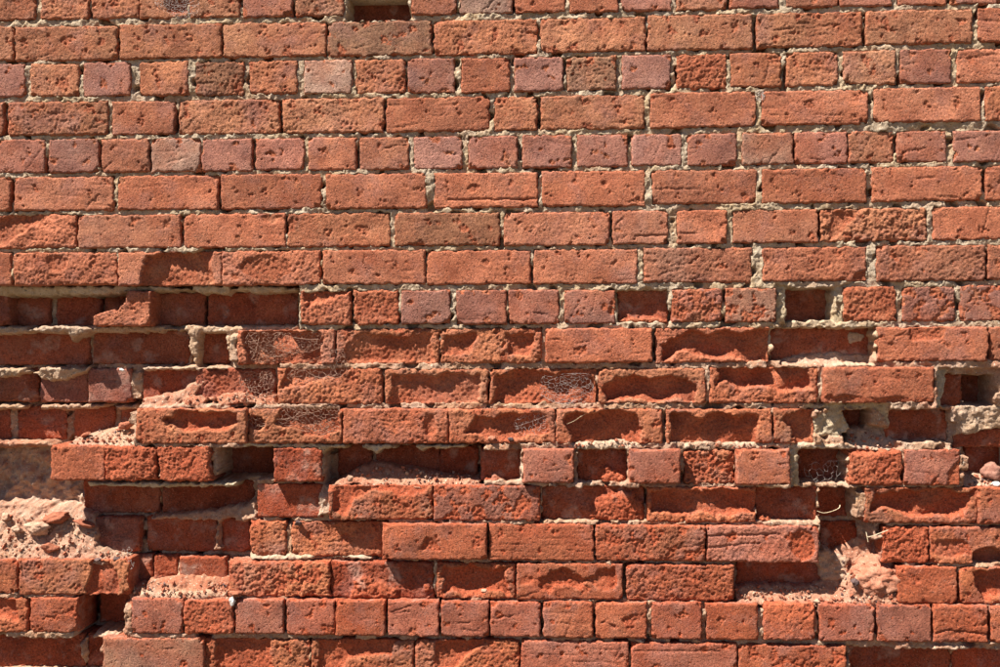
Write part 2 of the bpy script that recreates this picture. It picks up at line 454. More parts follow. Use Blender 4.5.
       (647, 756, 'o', -2, {'s': [('R', 650, 490, 762, 515, 27, 6)], 'rg': 1.3}), (757, 820, 'n', -26, {'h': 1, 'wedge': [('P', [(755, 526), (755, 512), (780, 519), (790, 526)], 20)]}), (821, 857, 'n', -76, {'h': 1}),
       (865, 977, 'o', -2, {'s': [('P', [(872, 494), (890, 489), (980, 489), (970, 508), (955, 516), (920, 515), (874, 508)], 30, 3)], 'rg': 1.2}), (979, 1085, 'o', 5)],
 'O': [(-90, -42, 'r', -20), (95, 139, 'v', -48), (147, 217, 'n', -72), (222, 250, 'n', -62), (250, 286, 'o', -24, {'rg': 1.4}), (291, 382, 'o', -24, {'rg': 1.4}),
       (382, 487, 'r', 11, {'s': [('P', [(418, 551), (426, 537), (434, 538), (443, 552)], 8, 1)]}), (489, 594, 'r', 4, {'lines': 1}), (596, 705, 'r', 3, {'ns': 0.35, 'rg': 1.2}),
       (707, 819, 'p', 2, {'g': [(707, 536, 780, 534, 4), (707, 548, 760, 543, 3)], 's': [('E', 803, 545, 14, 16, 8, 3)], 'rg': 1.0}), (820, 857, 'n', -72),
       (883, 929, 't', -4, {'rg': 2.4}), (931, 1037, 'o', 2, {'s': [('P', [(970, 552), (985, 548), (1040, 556), (1040, 570), (975, 566)], 45, 1), ('E', 950, 548, 22, 10, 8, 3)], 'rg': 1.0})],
 'P': [(-85, 17, 'o', 0), (18, 128, 'o', 1, {'s': [('P', [(92, 561), (116, 561), (118, 598), (84, 598)], 20, 1)], 'rg': 1.2}), (132, 152, 'n', -58), (155, 178, 'n', -54),
       (180, 227, 'n', -44), (228, 330, 'o', -8, {'ns': 0.5, 'rg': 2.0}), (331, 433, 'n', -14, {'rg': 1.4, 'wedge': [('P', [(348, 604), (352, 580), (366, 574), (380, 580), (398, 588), (402, 604)], 10), ('E', 427, 590, 5, 9, 11)]}),
       (437, 515, 'o', -2, {'s': [('R', 441, 566, 509, 595, 24, 6)], 'rg': 1.4}), (517, 623, 'r', 3, {'s': [('P', [(541, 575), (552, 571), (566, 568), (583, 577), (600, 570), (616, 570), (617, 590), (604, 591), (584, 584), (570, 588), (558, 591), (541, 589)], 15, 1), ('P', [(519, 576), (535, 574), (535, 584), (519, 586)], 5, 1)]}),
       (626, 734, 'r', 2, {'rg': 1.6}), (736, 822, 'n', -52), (898, 957, 'r', 2), (960, 1066, 'o', 0, {'s': [('P', [(972, 572), (1070, 568), (1070, 600), (985, 598), (972, 588)], 32, 1)]})],
 'Q': [(-24, 27, 'o', 3, {'s': [('R', -30, 598, 17, 621, 20, 3)], 'rg': 1.2}), (30, 77, 'r', 6, {'ns': 0.2}), (100, 132, 'n', -95), (132, 182, 'p', 8), (184, 233, 't', 8), (235, 283, 'p', 8),
       (286, 334, 'p', 7, {'ns': 0.2}), (336, 385, 'r', 8), (388, 439, 'p', 8), (441, 489, 'p', 8), (491, 540, 'p', 8), (543, 593, 'r', 8), (596, 647, 'r', 8, {'s': [('P', [(621, 618), (645, 612), (647, 621), (622, 625)], 5, 1)]}),
       (652, 702, 'p', 8), (707, 758, 'r', 8), (764, 815, 'r', 8, {'rg': 0.9}), (820, 874, 'p', 9), (878, 931, 'p', 9), (934, 989, 'r', 9, {'g': [(935, 634, 950, 630, 4), (950, 630, 988, 635, 4)], 'rg': 1.0}), (991, 1044, 'r', 8)],
 'R': [(-26, 79, 'n', -30, {'h': 1}), (81, 102, 'n', -34, {'h': 1}), (103, 204, 'g', 6), (205, 309, 'o', 2, {'s': [('P', [(213, 636), (272, 636), (268, 652), (276, 666), (270, 690), (213, 690)], 16, 2)], 'rg': 1.8}),
       (311, 413, 'o', 2, {'s': [('P', [(318, 640), (396, 636), (392, 655), (350, 660), (340, 672), (318, 680)], 13, 4)], 'rg': 1.6}), (415, 519, 'o', 2, {'s': [('P', [(434, 640), (490, 640), (470, 655), (455, 668), (434, 672)], 12, 4)], 'rg': 1.8}),
       (521, 628, 'p', 5, {'lines': 1}), (631, 737, 'p', 5, {'g': [(631, 651, 720, 651, 2)]}), (739, 846, 'r', 5, {'ns': 0.3}), (850, 956, 'n', -34, {'h': 1}), (958, 1064, 'n', -34, {'h': 1})],
}

STEP = 2.15      # spacing of the surface points (mm)


def shape_sd(X, Z, s, p):
    k = s[0]
    if k == 'E':
        cx, cz = survey(s[1], s[2], p)
        x1, _ = survey(s[1] + s[3], s[2], p)
        _, z1 = survey(s[1], s[2] + s[4], p)
        rx, rz = abs(x1 - cx), abs(z1 - cz)
        return (1 - np.hypot((X - cx) / rx, (Z - cz) / rz)) * min(rx, rz), cz - rz
    if k == 'R':
        x0, z0 = survey(s[1], s[2], p)
        x1, z1 = survey(s[3], s[4], p)
        r = 6.0
        dx = np.abs(X - (x0 + x1) / 2) - ((x1 - x0) / 2 - r)
        dz = np.abs(Z - (z0 + z1) / 2) - ((z0 - z1) / 2 - r)
        return r - (np.hypot(np.maximum(dx, 0), np.maximum(dz, 0)) + np.minimum(np.maximum(dx, dz), 0)), z1
    pts = [survey(a, b, p) for a, b in s[1]]
    return poly_sd(X, Z, pts), min(b for a, b in pts)


class Occ:            # what each laid brick covers, for the mortar
    items = []


def brick_surface(X, Z, x0, x1, z0, z1, sort, p, opt, seed):
    """height (mm) of a brick face over p, and how much fired skin is left"""
    rng = np.random.default_rng(int(seed * 1000) % 99991)
    W, H = x1 - x0, z1 - z0
    A = opt.get('rg', ROUGH[sort]) * (rng.uniform(0.55, 1.35) if 'rg' not in opt else 1.0)
    h = (X - (x0 + x1) / 2) / W * rng.uniform(-2.2, 2.2) + (Z - (z0 + z1) / 2) / H * rng.uniform(-1.6, 1.6)
    h = h + 0.9 * noise(X, Z, 90, seed)
    h = h + A * 0.30 * fbm(X, Z, 24, seed + 1, 2, 0.6) + min(A, 1.6) * 0.30 * noise(X, Z, 8, seed + 13) + RNG.normal(0, 0.05 + 0.12 * min(A, 1.6), X.shape)
    if A > 0.8:
        h = h - A * 0.40 * np.abs(noise(X, Z * 1.5, 11, seed + 9))
    skin = np.ones_like(X)
    if sort in 'tn':
        skin *= 0.25 if sort == 't' else 1.0
    # pits
    pn = noise(X, Z, 9, seed + 2)
    pit = sstep(1.8, 2.5, pn + 0.5 * min(A, 1.6) - 0.75)
    h = h - pit * (0.8 + 0.9 * min(A, 1.3)) - 1.2 * sstep(1.7, 2.3, noise(X, Z, 7, seed + 14) + 0.3 * min(A, 1.6) - 0.45)
    # fired skin flaked off in patches
    ns = opt.get('ns', {'o': 0.10, 'r': 0.05, 'p': 0.07, 'b': 0.12, 'g': 0.03}.get(sort, 0))
    if ns > 0:
        f = fbm(X, Z, 46, seed + 4, 4, 0.55)
        q = np.quantile(f, 1 - ns)
        mk = sstep(q - 0.03, q + 0.12, f)
        h = h - mk * (1.7 + 0.8 * noise(X, Z, 9, seed + 5))
        skin = skin * (1 - mk)
    # drag lines from moulding
    if opt.get('lines'):
        zz = Z + 1.2 * noise(X, Z, 60, seed + 6)
        h = h - 1.6 * np.exp(-(((zz - z0) % 13.7 - 6) / 1.1) ** 2) * sstep(-0.5, 0.6, noise(X, Z * 4, 70, seed + 7))
    elif sort in 'rob':
        h = h - rng.uniform(0.0, 1.5) * sstep(1.1, 2.3, noise(X * rng.uniform(0.10, 0.3), Z * 1.3 + X * rng.uniform(-0.12, 0.12), 15, seed + 6))
    for _ in range(rng.integers(0, 3)):
        a0 = rng.uniform(-0.35, 0.35) if rng.random() < 0.7 else rng.uniform(0.6, 1.4)
        px_, pz_ = rng.uniform(x0 + 10, x1 - 10), rng.uniform(z0 + 10, z1 - 10)
        ln = rng.uniform(10, 45)
        al = (X - px_) * math.cos(a0) + (Z - pz_) * math.sin(a0)
        ac = -(X - px_) * math.sin(a0) + (Z - pz_) * math.cos(a0) + 1.2 * noise(X, Z, 18, seed + 15)
        h = h - rng.uniform(0.8, 2.2) * np.exp(-(ac / 1.5) ** 2) * sstep(ln, ln * 0.6, np.abs(al))
    for (ax, ay, bx, by, d) in opt.get('g', []):
        a, b = survey(ax, ay, p), survey(bx, by, p)
        ex, ez = b[0] - a[0], b[1] - a[1]
        t = np.clip(((X - a[0]) * ex + (Z - a[1]) * ez) / (ex * ex + ez * ez), 0, 1)
        ds = np.hypot(X - a[0] - t * ex, Z - a[1] - t * ez + 0.8 * noise(X, Z, 25, seed + 8))
        h = h - d * np.exp(-(ds / 1.7) ** 2)
    # worn arrises: distance to the brick's edge, nibbled
    e = np.minimum(np.minimum(X - x0, x1 - X), np.minimum(Z - z0, z1 - Z))
    en = e + 0.9 * noise(X, Z, 18, seed + 10) + 0.5 * noise(X, Z, 8, seed + 11)
    rr = 2.6 + 0.8 * A
    t = np.clip(en / rr, 0, 1)
    h = h - rr * 1.15 * (1 - np.sqrt(np.clip(1 - (1 - t) ** 2, 0, 1)))
    skin = skin * (0.45 + 0.55 * sstep(0.5, 5, en))
    # chipped corners
    for cx, cz in ((x0, z0), (x0, z1), (x1, z0), (x1, z1)):
        if rng.random() < 0.4:
            r = rng.uniform(4, 13)
            dd = r - np.hypot((X - cx) / rng.uniform(0.8, 1.7), Z - cz) + 2.0 * noise(X, Z, 10, seed + 12)
            m = sstep(0, 4, dd)
            h = h - m * rng.uniform(3, 8)
            skin = skin * (1 - m)
    # losses
    for k, s in enumerate(opt.get('s', [])):
        depth, lip = s[-2], s[-1]
        depth = depth * 0.67 if depth < 50 else depth
        sd, zlow = shape_sd(X, Z, s, p)
        big = depth > 10
        sd = sd + (1.5 if big else 1.0) * noise(X, Z, 30, seed + 20 + k) + (4.2 if big else 0.5) * noise(X, Z, 75, seed + 22 + k) + (0.8 if big else 0.6) * noise(X, Z, 11, seed + 21 + k)
        m = sstep(-1.0, 5.0 if depth < 60 else 3.0, sd)
        lipf = np.clip((Z - zlow + 3) / (lip * 2.1 + 0.1), 0, 1)
        lipf = sstep(-0.25, 1.0, lipf + 0.10 * noise(X, Z, 12, seed + 23))
        dpt = depth * (0.35 + 0.65 * lipf) if lip > 2 else depth * (0.75 + 0.25 * lipf)
        dome = sstep(0, 20, sd)
        dpt = dpt * (0.72 + 0.28 * dome) * (1 + 0.16 * noise(X, Z, 80, seed + 26 + k))
        flo = (0.35 * fbm(X, Z, 22, seed + 24 + k, 2, 0.6) + 0.75 * noise(X, Z, 10, seed + 25 + k) + RNG.normal(0, 0.32, X.shape)) * (0.7 + 1.2 * (1 - lipf))
        h = h * (1 - m) + m * (-dpt + flo)
        skin = skin * (1 - m)
    for k, s in enumerate(opt.get('wedge', [])):      # crumbled heap left at the foot of a recess
        top = s[-1] * 0.8
        sd, zlow = shape_sd(X, Z, s, p)
        sd = sd + 2.2 * noise(X, Z, 22, seed + 30 + k) + 1.4 * noise(X, Z, 8, seed + 31)
        m = sstep(-1, 9, sd)
        h = h + m * (top * (0.75 + 0.25 * sstep(0, 20, sd)) + 0.7 * fbm(X, Z, 18, seed + 33, 2, 0.6) + 0.7 * noise(X, Z, 9, seed + 34) + RNG.normal(0, 0.3, X.shape))
        skin = skin * (1 - m)
    return h, skin


def lay_brick(x0, x1, z0, z1, sort, p, opt, seed, name='brick', step=STEP, red=0.0, plain=False):
    nx, nz = max(6, int((x1 - x0) / step)), max(5, int((z1 - z0) / step))
    xs = np.linspace(x0, x1, nx)
    zs = np.linspace(z0, z1, nz)
    X, Z = np.meshgrid(xs, zs)
    h, skin = brick_surface(X, Z, x0, x1, z0, z1, sort, p, opt, seed)
    # uneven outline
    A = 0.60 + 0.4 * ROUGH[sort]
    fx = 1 - sstep(0, 14, np.minimum(X - x0, x1 - X))
    fz = 1 - sstep(0, 14, np.minimum(Z - z0, z1 - Z))
    ang = random.uniform(-0.007, 0.007)
    cx, cz = (x0 + x1) / 2, (z0 + z1) / 2
    Xo = X + fx * A * 0.9 * fbm(X, Z, 30, seed + 40, 3) - (Z - cz) * ang
    Zo = Z + fz * A * 0.8 * fbm(X, Z, 30, seed + 41, 3) + (X - cx) * ang
    lime = np.zeros_like(X)
    for s in opt.get('lime', []):
        sd, _ = shape_sd(X, Z, s if s[0] != 'E' else s, p)
        lime = np.maximum(lime, s[-1] * sstep(-3, 6, sd + 3 * noise(X, Z, 18, seed + 50)))
    if sort in 'nv':
        lime = np.maximum(lime, 0.5 * sstep(0.7, 2.2, fbm(X, Z, 70, seed + 51, 4)))
    V = [np.stack([Xo.ravel(), Zo.ravel(), (h + p).ravel()], 1)]
    SK, LI = [skin.ravel()], [lime.ravel()]
    idx = np.arange(nx * nz).reshape(nz, nx)
    q = [np.stack([idx[:-1, :-1], idx[:-1, 1:], idx[1:, 1:], idx[1:, :-1]], -1).reshape(-1, 4)]
    ring = np.concatenate([idx[0, :-1], idx[:-1, -1], idx[-1, :0:-1], idx[:0:-1, 0]])
    n = len(ring)
    back = -102.0 if p > -60 else -40.0
    if p <= -60:
        back = p - 40.0
    else:
        back = min(-102.0, p - 50)
    nx_ = np.zeros(n)
    nz_ = np.zeros(n)
    bx, bz, bh = Xo.ravel()[ring], Zo.ravel()[ring], (h + p).ravel()[ring]
    nx_ = np.where(np.isclose(X.ravel()[ring], x0), -1, np.where(np.isclose(X.ravel()[ring], x1), 1, 0))
    nz_ = np.where(np.isclose(Z.ravel()[ring], z0), -1, np.where(np.isclose(Z.ravel()[ring], z1), 1, 0))
    prev = ring
    base = nx * nz
    along = np.arange(n) * step
    for t in ((0.05, 1.0) if plain else (0.03, 0.08, 0.15, 0.26, 0.42, 0.66, 1.0)):
        hh = bh * (1 - t) + back * t
        off = 0.7 * fbm(along, hh, 16, seed + 60, 3) * (0.5 + 0.4 * ROUGH[sort]) + 0.5 * min(1, t / 0.07)
        V.append(np.stack([bx + nx_ * off, bz + nz_ * off, hh], 1))
        SK.append(np.full(n, 0.45))
        LI.append(np.clip(0.35 * fbm(along, hh, 60, seed + 61, 3), 0, 0.6))
        cur = base + np.arange(n)
        q.append(np.stack([prev, cur, np.roll(cur, -1), np.roll(prev, -1)], 1))
        prev = cur
        base += n
    if plain:
        return np.concatenate(V), np.concatenate(q), np.concatenate(SK), np.concatenate(LI)
    me = mesh_from_arrays(name, np.concatenate(V), np.concatenate(q), BRICK,
                          {'skin': np.concatenate(SK), 'lime': np.concatenate(LI), 'red': np.full(base, red)}, prev[::-1].copy())
    o = link(name, me, wall)
    t = TINT[sort]
    v = random.uniform(0.78, 1.22)
    w = random.uniform(-0.10, 0.10)
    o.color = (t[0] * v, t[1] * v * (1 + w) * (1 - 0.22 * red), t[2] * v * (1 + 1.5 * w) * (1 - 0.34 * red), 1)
    Occ.items.append((x0, x1, z0, z1, p, opt.get('h', 0)))
    return o


seed = 1.37
count = 0
for row, lst in BR.items():
    for ent in lst:
        bx0, bx1, sort, p = ent[:4]
        opt = ent[4] if len(ent) > 4 else {}
        p = p + (random.uniform(-1.5, 1.5) if p > -15 else random.uniform(-3, 3))
        mid = min(max((bx0 + bx1) / 2, 0), 1000)
        y0, y1 = opt.get('y', course_y(row, mid))
        X0, _ = survey(bx0, (y0 + y1) / 2, p)
        X1, _ = survey(bx1, (y0 + y1) / 2, p)
        zp = 0.0 if p < -15 else p            # recessed bricks keep to their course
        _, Z1 = survey(mid, y0, zp)
        _, Z0 = survey(mid, y1, zp)
        if opt.get('h'):
            X0, _ = survey(bx0, (y0 + y1) / 2, 0)
            X1, _ = survey(bx1, (y0 + y1) / 2, 0)
        j = lambda: random.uniform(-1.0, 1.0)
        red = float(np.clip('ABCDEFGHIJKLMNOPQR'.index(row) / 8.0 - 0.8, 0, 0.9))
        lay_brick(X0 + j(), X1 + j(), Z0 + j(), Z1 + j(), sort, p, opt, seed, red=red)
        seed += 1.917
        count += 1
print('bricks', count)

# ------------------------------------------------------------------ mortar of the part in view: one rough sheet that follows the joints in and out
FX0, FZ0 = survey(-75, 682)
FX1, FZ1 = survey(1014, -21)
MS = 2.2
gx = np.arange(FX0, FX1, MS)
gz = np.arange(FZ0, FZ1, MS)
GX, GZ = np.meshgrid(gx, gz)
inside = np.full(GX.shape, -1e3)
minp = np.full(GX.shape, 1e3)
cellp = np.full(GX.shape, 1e3)
for (x0, x1, z0, z1, p, hole) in Occ.items:
    i0, i1 = np.searchsorted(gx, [x0 - 22, x1 + 22])
    k0, k1 = np.searchsorted(gz, [z0 - 22, z1 + 22])
    if i1 <= i0 or k1 <= k0:
        continue
    sx, sz = GX[k0:k1, i0:i1], GZ[k0:k1, i0:i1]
    d = np.minimum(np.minimum(sx - x0, x1 - sx), np.minimum(sz - z0, z1 - sz))
    inside[k0:k1, i0:i1] = np.maximum(inside[k0:k1, i0:i1], d)
    vc = cellp[k0:k1, i0:i1]
    vc[d > -1] = np.minimum(vc[d > -1], p)
    if not hole:
        near = d > -17
        v = minp[k0:k1, i0:i1]
        v[near] = np.minimum(v[near], p)
minp[minp > 500] = -10
inside = inside + 1.1 * noise(GX, GZ, 24, 12.2)
rec = 3.6 + 1.4 * noise(GX, GZ, 120, 3.3) + 1.3 * noise(GX, GZ, 30, 5.1)
washed = sstep(*[survey(500, y)[1] for y in (505, 545)], GZ) * sstep(*[survey(x, 600)[0] for x in (300, 380)], GX)
rec = np.clip(rec, 1.0, 11) + 9 * washed * sstep(-0.9, 0.3, noise(GX, GZ, 60, 31.0)) + 20 * sstep(1.15, 1.6, noise(GX, GZ, 48, 33.0))
tight = np.zeros(GX.shape, bool)          # butted end joints never held much mortar
for (xa, xb, za, zb_, pa, _h) in Occ.items:
    for (xc, xd, zc, zd, pb, _g) in Occ.items:
        if abs(za - zc) < 12 and -3 < xc - xb < 8.5:
            tight |= (GX > xb - 2) & (GX < xc + 2) & (GZ > za + 3) & (GZ < zb_ - 3)
rec = rec + 16 * tight * sstep(-1.0, 0.2, noise(GX, GZ, 50, 35.0))
joint = minp - rec
dust = sstep(40, -60, GZ) * 0.45 + 0.10 + 0.15 * sstep(0.3, 1.5, fbm(GX, GZ, 150, 7.7, 3))
lime = np.zeros_like(GX)
lime = lime + 0.5 * sstep(40, -60, GZ) * sstep(0.2, 1.4, fbm(GX, GZ, 120, 6.6, 3))
ins = np.clip((inside - 1.0) / 3.0, 0, 1)
S = joint * (1 - ins) + ins * np.minimum(joint - 55, cellp - 30)
force = np.zeros(GX.shape, bool)

# (outline, out at its top mm, out at its foot mm, roughness mm, dust, lime): mortar left standing, fillings and slopes
PATCH = [
    ([(-90, 284), (120, 285), (300, 285), (300, 294), (230, 295), (150, 292), (100, 296), (40, 297), (-90, 297)], -22, -34, 1.5, 0.05, 0.0),
    ([(-90, 325), (70, 327), (90, 325), (300, 325), (300, 331), (232, 334), (232, 350), (227, 350), (225, 334), (200, 334), (199, 360), (196, 369), (190, 352), (187, 334), (90, 333), (78, 338), (71, 344), (68, 334), (-90, 338)], -40, -46, 2.0, 0.35, 0.2),
    ([(-90, 368), (90, 367), (90, 372), (60, 382), (40, 381), (30, 377), (-90, 381)], -50, -58, 2.5, 0.35, 0.2),
    ([(24, 327), (60, 325), (100, 325), (100, 330), (72, 338), (66, 333), (24, 334)], -14, -20, 2.5, 0.3, 0.2),
    ([(-90, 404), (138, 404), (138, 410), (-90, 411)], -70, -72, 2.0, 0.5, 0.1),
    ([(-90, 441), (52, 441), (52, 447), (20, 449), (-90, 448)], -52, -62, 2.5, 0.9, 0.1),
    ([(140, 367), (240, 366), (238, 369), (205, 371), (140, 371)], -30, -34, 2.0, 0.4, 0.5),
    ([(88, 484), (86, 481), (236, 482), (236, 488), (160, 489), (88, 487)], -6, -16, 1.5, 0.0, 0.0),
    ([(244, 443), (480, 444), (480, 449), (425, 450), (422, 455), (418, 450), (382, 450), (376, 457), (370, 450), (330, 450), (322, 455), (316, 449), (244, 448)], -6, -14, 1.5, 0.0, 0.0),
    ([(138, 403), (246, 403), (300, 403), (340, 404), (340, 410), (138, 411)], -5, -7, 2.0, 0.5, 0.4),
    ([(142, 398), (180, 390), (205, 372), (212, 376), (200, 390), (192, 402), (142, 408)], -46, -20, 3.0, 0.95, 0.25),
    ([(185, 396), (240, 391), (276, 394), (276, 404), (185, 404)], -34, -4, 3.0, 1.0, 0.1),
    ([(-40, 447), (50, 446), (92, 446), (92, 520), (60, 512), (-40, 508)], -108, -100, 11.0, 0.8, 0.8),
    ([(-40, 503), (30, 505), (62, 506), (90, 514), (98, 532), (100, 546), (130, 556), (130, 563), (-40, 563)], -70, -3, 3.4, 0.8, 0.40),
    ([(66, 446), (75, 438), (90, 433), (112, 427), (140, 424), (140, 448), (66, 448)], -60, -2, 3.0, 0.65, 0.3),
    ([(150, 516), (215, 509), (256, 500), (258, 516), (222, 521), (218, 540), (224, 549), (214, 551), (216, 521), (150, 521)], -50, -40, 2.5, 0.8, 0.35),
    ([(248, 554), (382, 555), (382, 560), (248, 561)], -19, -14, 1.5, 0.2, 0.6),
    ([(130, 585), (150, 582), (185, 574), (228, 578), (228, 600), (130, 602)], -46, -2, 3.0, 1.0, 0.1),
    ([(140, 591), (228, 592), (228, 600), (140, 600)], -8, -2, 2.0, 0.6, 0.4),
    ([(336, 480), (352, 470), (372, 462), (400, 466), (440, 474), (480, 478), (480, 488), (330, 486)], -64, -6, 4.0, 0.95, 0.2),
    ([(238, 508), (256, 500), (258, 521), (232, 523)], -42, -30, 3.0, 0.7, 0.5),
    ([(318, 485), (332, 484), (330, 514), (318, 516)], -30, -14, 2.5, 0.4, 0.7),
    ([(813, 410), (842, 409), (852, 428), (850, 434), (822, 436), (811, 430)], -14, -18, 2.5, 0.0, 0.2),
    ([(846, 430), (870, 424), (892, 430), (890, 449), (846, 449)], -60, -16, 3.0, 0.5, 0.8),
    ([(806, 404), (870, 402), (885, 404), (890, 418), (892, 430), (888, 424), (882, 414), (874, 409), (806, 409)], -12, -18, 2.0, 0.0, 0.1),
    ([(955, 404), (1020, 406), (1020, 424), (985, 432), (970, 437), (955, 437)], -20, -26, 3.0, 0.35, 0.3),
    ([(934, 368), (947, 370), (946, 410), (934, 406)], -10, -12, 2.0, 0.0, 0.1),
    ([(820, 366), (825, 360), (880, 362), (880, 368), (822, 369)], -6, -8, 2.0, 0.2, 0.4),
    ([(818, 374), (826, 366), (826, 404), (818, 402)], -4, -6, 2.0, 0.1, 0.9),
    ([(790, 448), (800, 448), (800, 486), (790, 486)], -10, -12, 2.0, 0.1, 0.0),
    ([(776, 284), (787, 287), (787, 324), (776, 324)], -9, -10, 2.0, 0.0, 0.0),
    ([(834, 286), (846, 286), (846, 323), (834, 323)], -9, -10, 2.0, 0.0, 0.0),
    ([(822, 560), (836, 548), (858, 537), (882, 536), (886, 562), (862, 570), (845, 590), (820, 604)], -72, -30, 3.0, 0.95, 0.25),
    ([(735, 586), (760, 584), (800, 585), (836, 580), (846, 590), (846, 606), (735, 604)], -46, -2, 3.0, 0.95, 0.25),
    ([(815, 556), (824, 546), (850, 560), (846, 580), (820, 580)], -44, -38, 4.0, 0.6, 0.5),
    ([(838, 606), (842, 588), (852, 574), (862, 562), (886, 557), (902, 562), (908, 578), (912, 596), (914, 608)], -40, 4, 3.4, 0.95, 0.3),
    ([(846, 332), (858, 330), (866, 335), (864, 341), (852, 344), (846, 340)], -47, -47, 1.0, 0.0, 0.9),
    ([(776, 363), (784, 357), (812, 352), (842, 350), (868, 353), (868, 363)], -51, -36, 1.5, 0.7, 0.7),
    ([(960, 470), (985, 474), (1020, 482), (1020, 490), (960, 489)], -56, -8, 3.0, 0.6, 0.6),
    ([(434, 560), (440, 562), (444, 575), (436, 592), (432, 590)], -8, -16, 2.0, 0.1, 0.3),
    ([(560, 444), (610, 440), (620, 439), (640, 444), (640, 449), (560, 449)], -8, -4, 2.0, 0.2, 0.9),
    ([(684, 443), (775, 442), (812, 443), (860, 446), (860, 450), (684, 449)], -6, -5, 2.0, 0.2, 0.7),
    ([(96, 630), (132, 634), (106, 640), (90, 638)], -30, -10, 3.0, 0.6, 0.4),
]
pz0 = GX * 0
for k, (pts, a, b, rgh, du, li) in enumerate(PATCH):
    W = [survey(x, y, (a + b) / 2) for x, y in pts]
    xs_, zs_ = [w[0] for w in W], [w[1] for w in W]
    i0, i1 = np.searchsorted(gx, [min(xs_) - 12, max(xs_) + 12])
    k0, k1 = np.searchsorted(gz, [min(zs_) - 12, max(zs_) + 12])
    if i1 <= i0 or k1 <= k0:
        continue
    sx, sz = GX[k0:k1, i0:i1], GZ[k0:k1, i0:i1]
    sd = poly_sd(sx, sz, W) + 1.0 * noise(sx, sz, 30, 60 + k) + 0.8 * noise(sx, sz, 12, 70 + k) - 7 * sstep(0.75, 1.5, noise(sx, sz, 85, 65 + k))
    t = np.clip((max(zs_) - sz) / (max(zs_) - min(zs_)), 0, 1)
    hgt = a + (b - a) * t + rgh * (0.45 * fbm(sx, sz, 34 if rgh < 3.5 else 55, 80 + k, 3, 0.55) + 0.12 * noise(sx, sz, 11, 81 + k))
    m = sd > 0
    edge = np.clip(sd / 5.0, 0, 1)
    hgt = hgt - (1 - edge) ** 2 * 5
    S[k0:k1, i0:i1] = np.where(m, hgt, S[k0:k1, i0:i1])
    force[k0:k1, i0:i1] |= sd > -4
    dust[k0:k1, i0:i1] = np.where(m, du, dust[k0:k1, i0:i1])
    lime[k0:k1, i0:i1] = np.where(m, li, lime[k0:k1, i0:i1])
for _ in range(2):                      # settle the steep fillings
    B = S.copy()
    B[1:-1, 1:-1] = (S[1:-1, 1:-1] * 4 + S[:-2, 1:-1] + S[2:, 1:-1] + S[1:-1, :-2] + S[1:-1, 2:]) / 8
    S = np.where(force, B, S)
gr = 0.55 * noise(GX, GZ, 9, 91.3) + RNG.normal(0, 0.34, GX.shape) + 0.5 * noise(GX, GZ, 19, 93.1)
S = S + gr
keep_v = (inside < 10) | force
nzg, nxg = GX.shape
vid = np.arange(nzg * nxg).reshape(nzg, nxg)
kq = keep_v[:-1, :-1] & keep_v[:-1, 1:] & keep_v[1:, 1:] & keep_v[1:, :-1]
Q = np.stack([vid[:-1, :-1], vid[:-1, 1:], vid[1:, 1:], vid[1:, :-1]], -1)[kq]
used = np.unique(Q)
remap = np.full(nzg * nxg, -1)
remap[used] = np.arange(len(used))
co = np.stack([(GX + 0.7 * noise(GX, GZ, 14, 95.0)).ravel(), (GZ + 0.7 * noise(GX, GZ, 14, 96.0)).ravel(), S.ravel()], 1)[used]
mo = link('mortar', mesh_from_arrays('mortar', co, remap[Q], MORTAR, {'dust': dust.ravel()[used], 'lime': lime.ravel()[used]}), wall)
mo['label'] = 'sandy lime mortar left in the joints, ledges and holes'


# ------------------------------------------------------------------ the wall beyond the view: plain courses down to the ground, up and to both sides
def boxes(bl):
    V, Q = [], []
    b = 0
    f = np.array([[0, 1, 2, 3], [4, 5, 1, 0], [5, 6, 2, 1], [6, 7, 3, 2], [7, 4, 0, 3]])
    for (x0, x1, z0, z1, h, bk, e) in bl:
        V += [(x0 + e, z0 + e, h), (x1 - e, z0 + e, h), (x1 - e, z1 - e, h), (x0 + e, z1 - e, h),
              (x0, z0, h - e), (x1, z0, h - e), (x1, z1, h - e), (x0, z1, h - e),
              (x0, z0, bk), (x1, z0, bk), (x1, z1, bk), (x0, z1, bk)]
        Q.append(np.concatenate([f, f[1:] + 4]) + b)
        b += 12
    return np.array(V, float), np.concatenate(Q)


LX, RX = -2000.0, 2000.0
pitch = 79.0
ext = []
for row, lst in BR.items():
    hd = row in 'ACEIMQ'
    for side in (-1, 1):
        yt, yb = course_y(row, 0 if side < 0 else 1000)
        e = survey(1000 if side > 0 else 0, yb)[1], survey(1000 if side > 0 else 0, yt)[1]
        edge = [v for v in Occ.items if abs((v[2] + v[3]) / 2 - (e[0] + e[1]) / 2) < 22]
        x = (max(v[1] for v in edge) if side > 0 else min(v[0] for v in edge)) + side * 10
        x = max(x, FX1 + 4) if side > 0 else min(x, FX0 - 4)
        k = 0
        while abs(x) < 2000:
            w = 103.0 if hd else 216.0
            ext.append((min(x, x + side * w), max(x, x + side * w), e[0], e[1]))
            x += side * (w + 10)
ztop, zbot = survey(500, -20)[1], survey(500, 676)[1]
for k in list(range(0, 8)) + list(range(-11, 0)):
    zb = ztop + 9 + k * pitch if k >= 0 else zbot + k * pitch
    if zb + 68 < -ZC * 1000 - 40:
        continue
    w = 103.0 if k % 2 else 216.0
    x = LX + (40 if k % 2 else 0)
    while x < RX:
        ext.append((x + random.uniform(-2, 2), x + w + random.uniform(-2, 2), zb, zb + 68 + random.uniform(-1, 1)))
        x += w + 10
VV, QQ, SS, LL, RR = [], [], [], [], []
base_n = 0
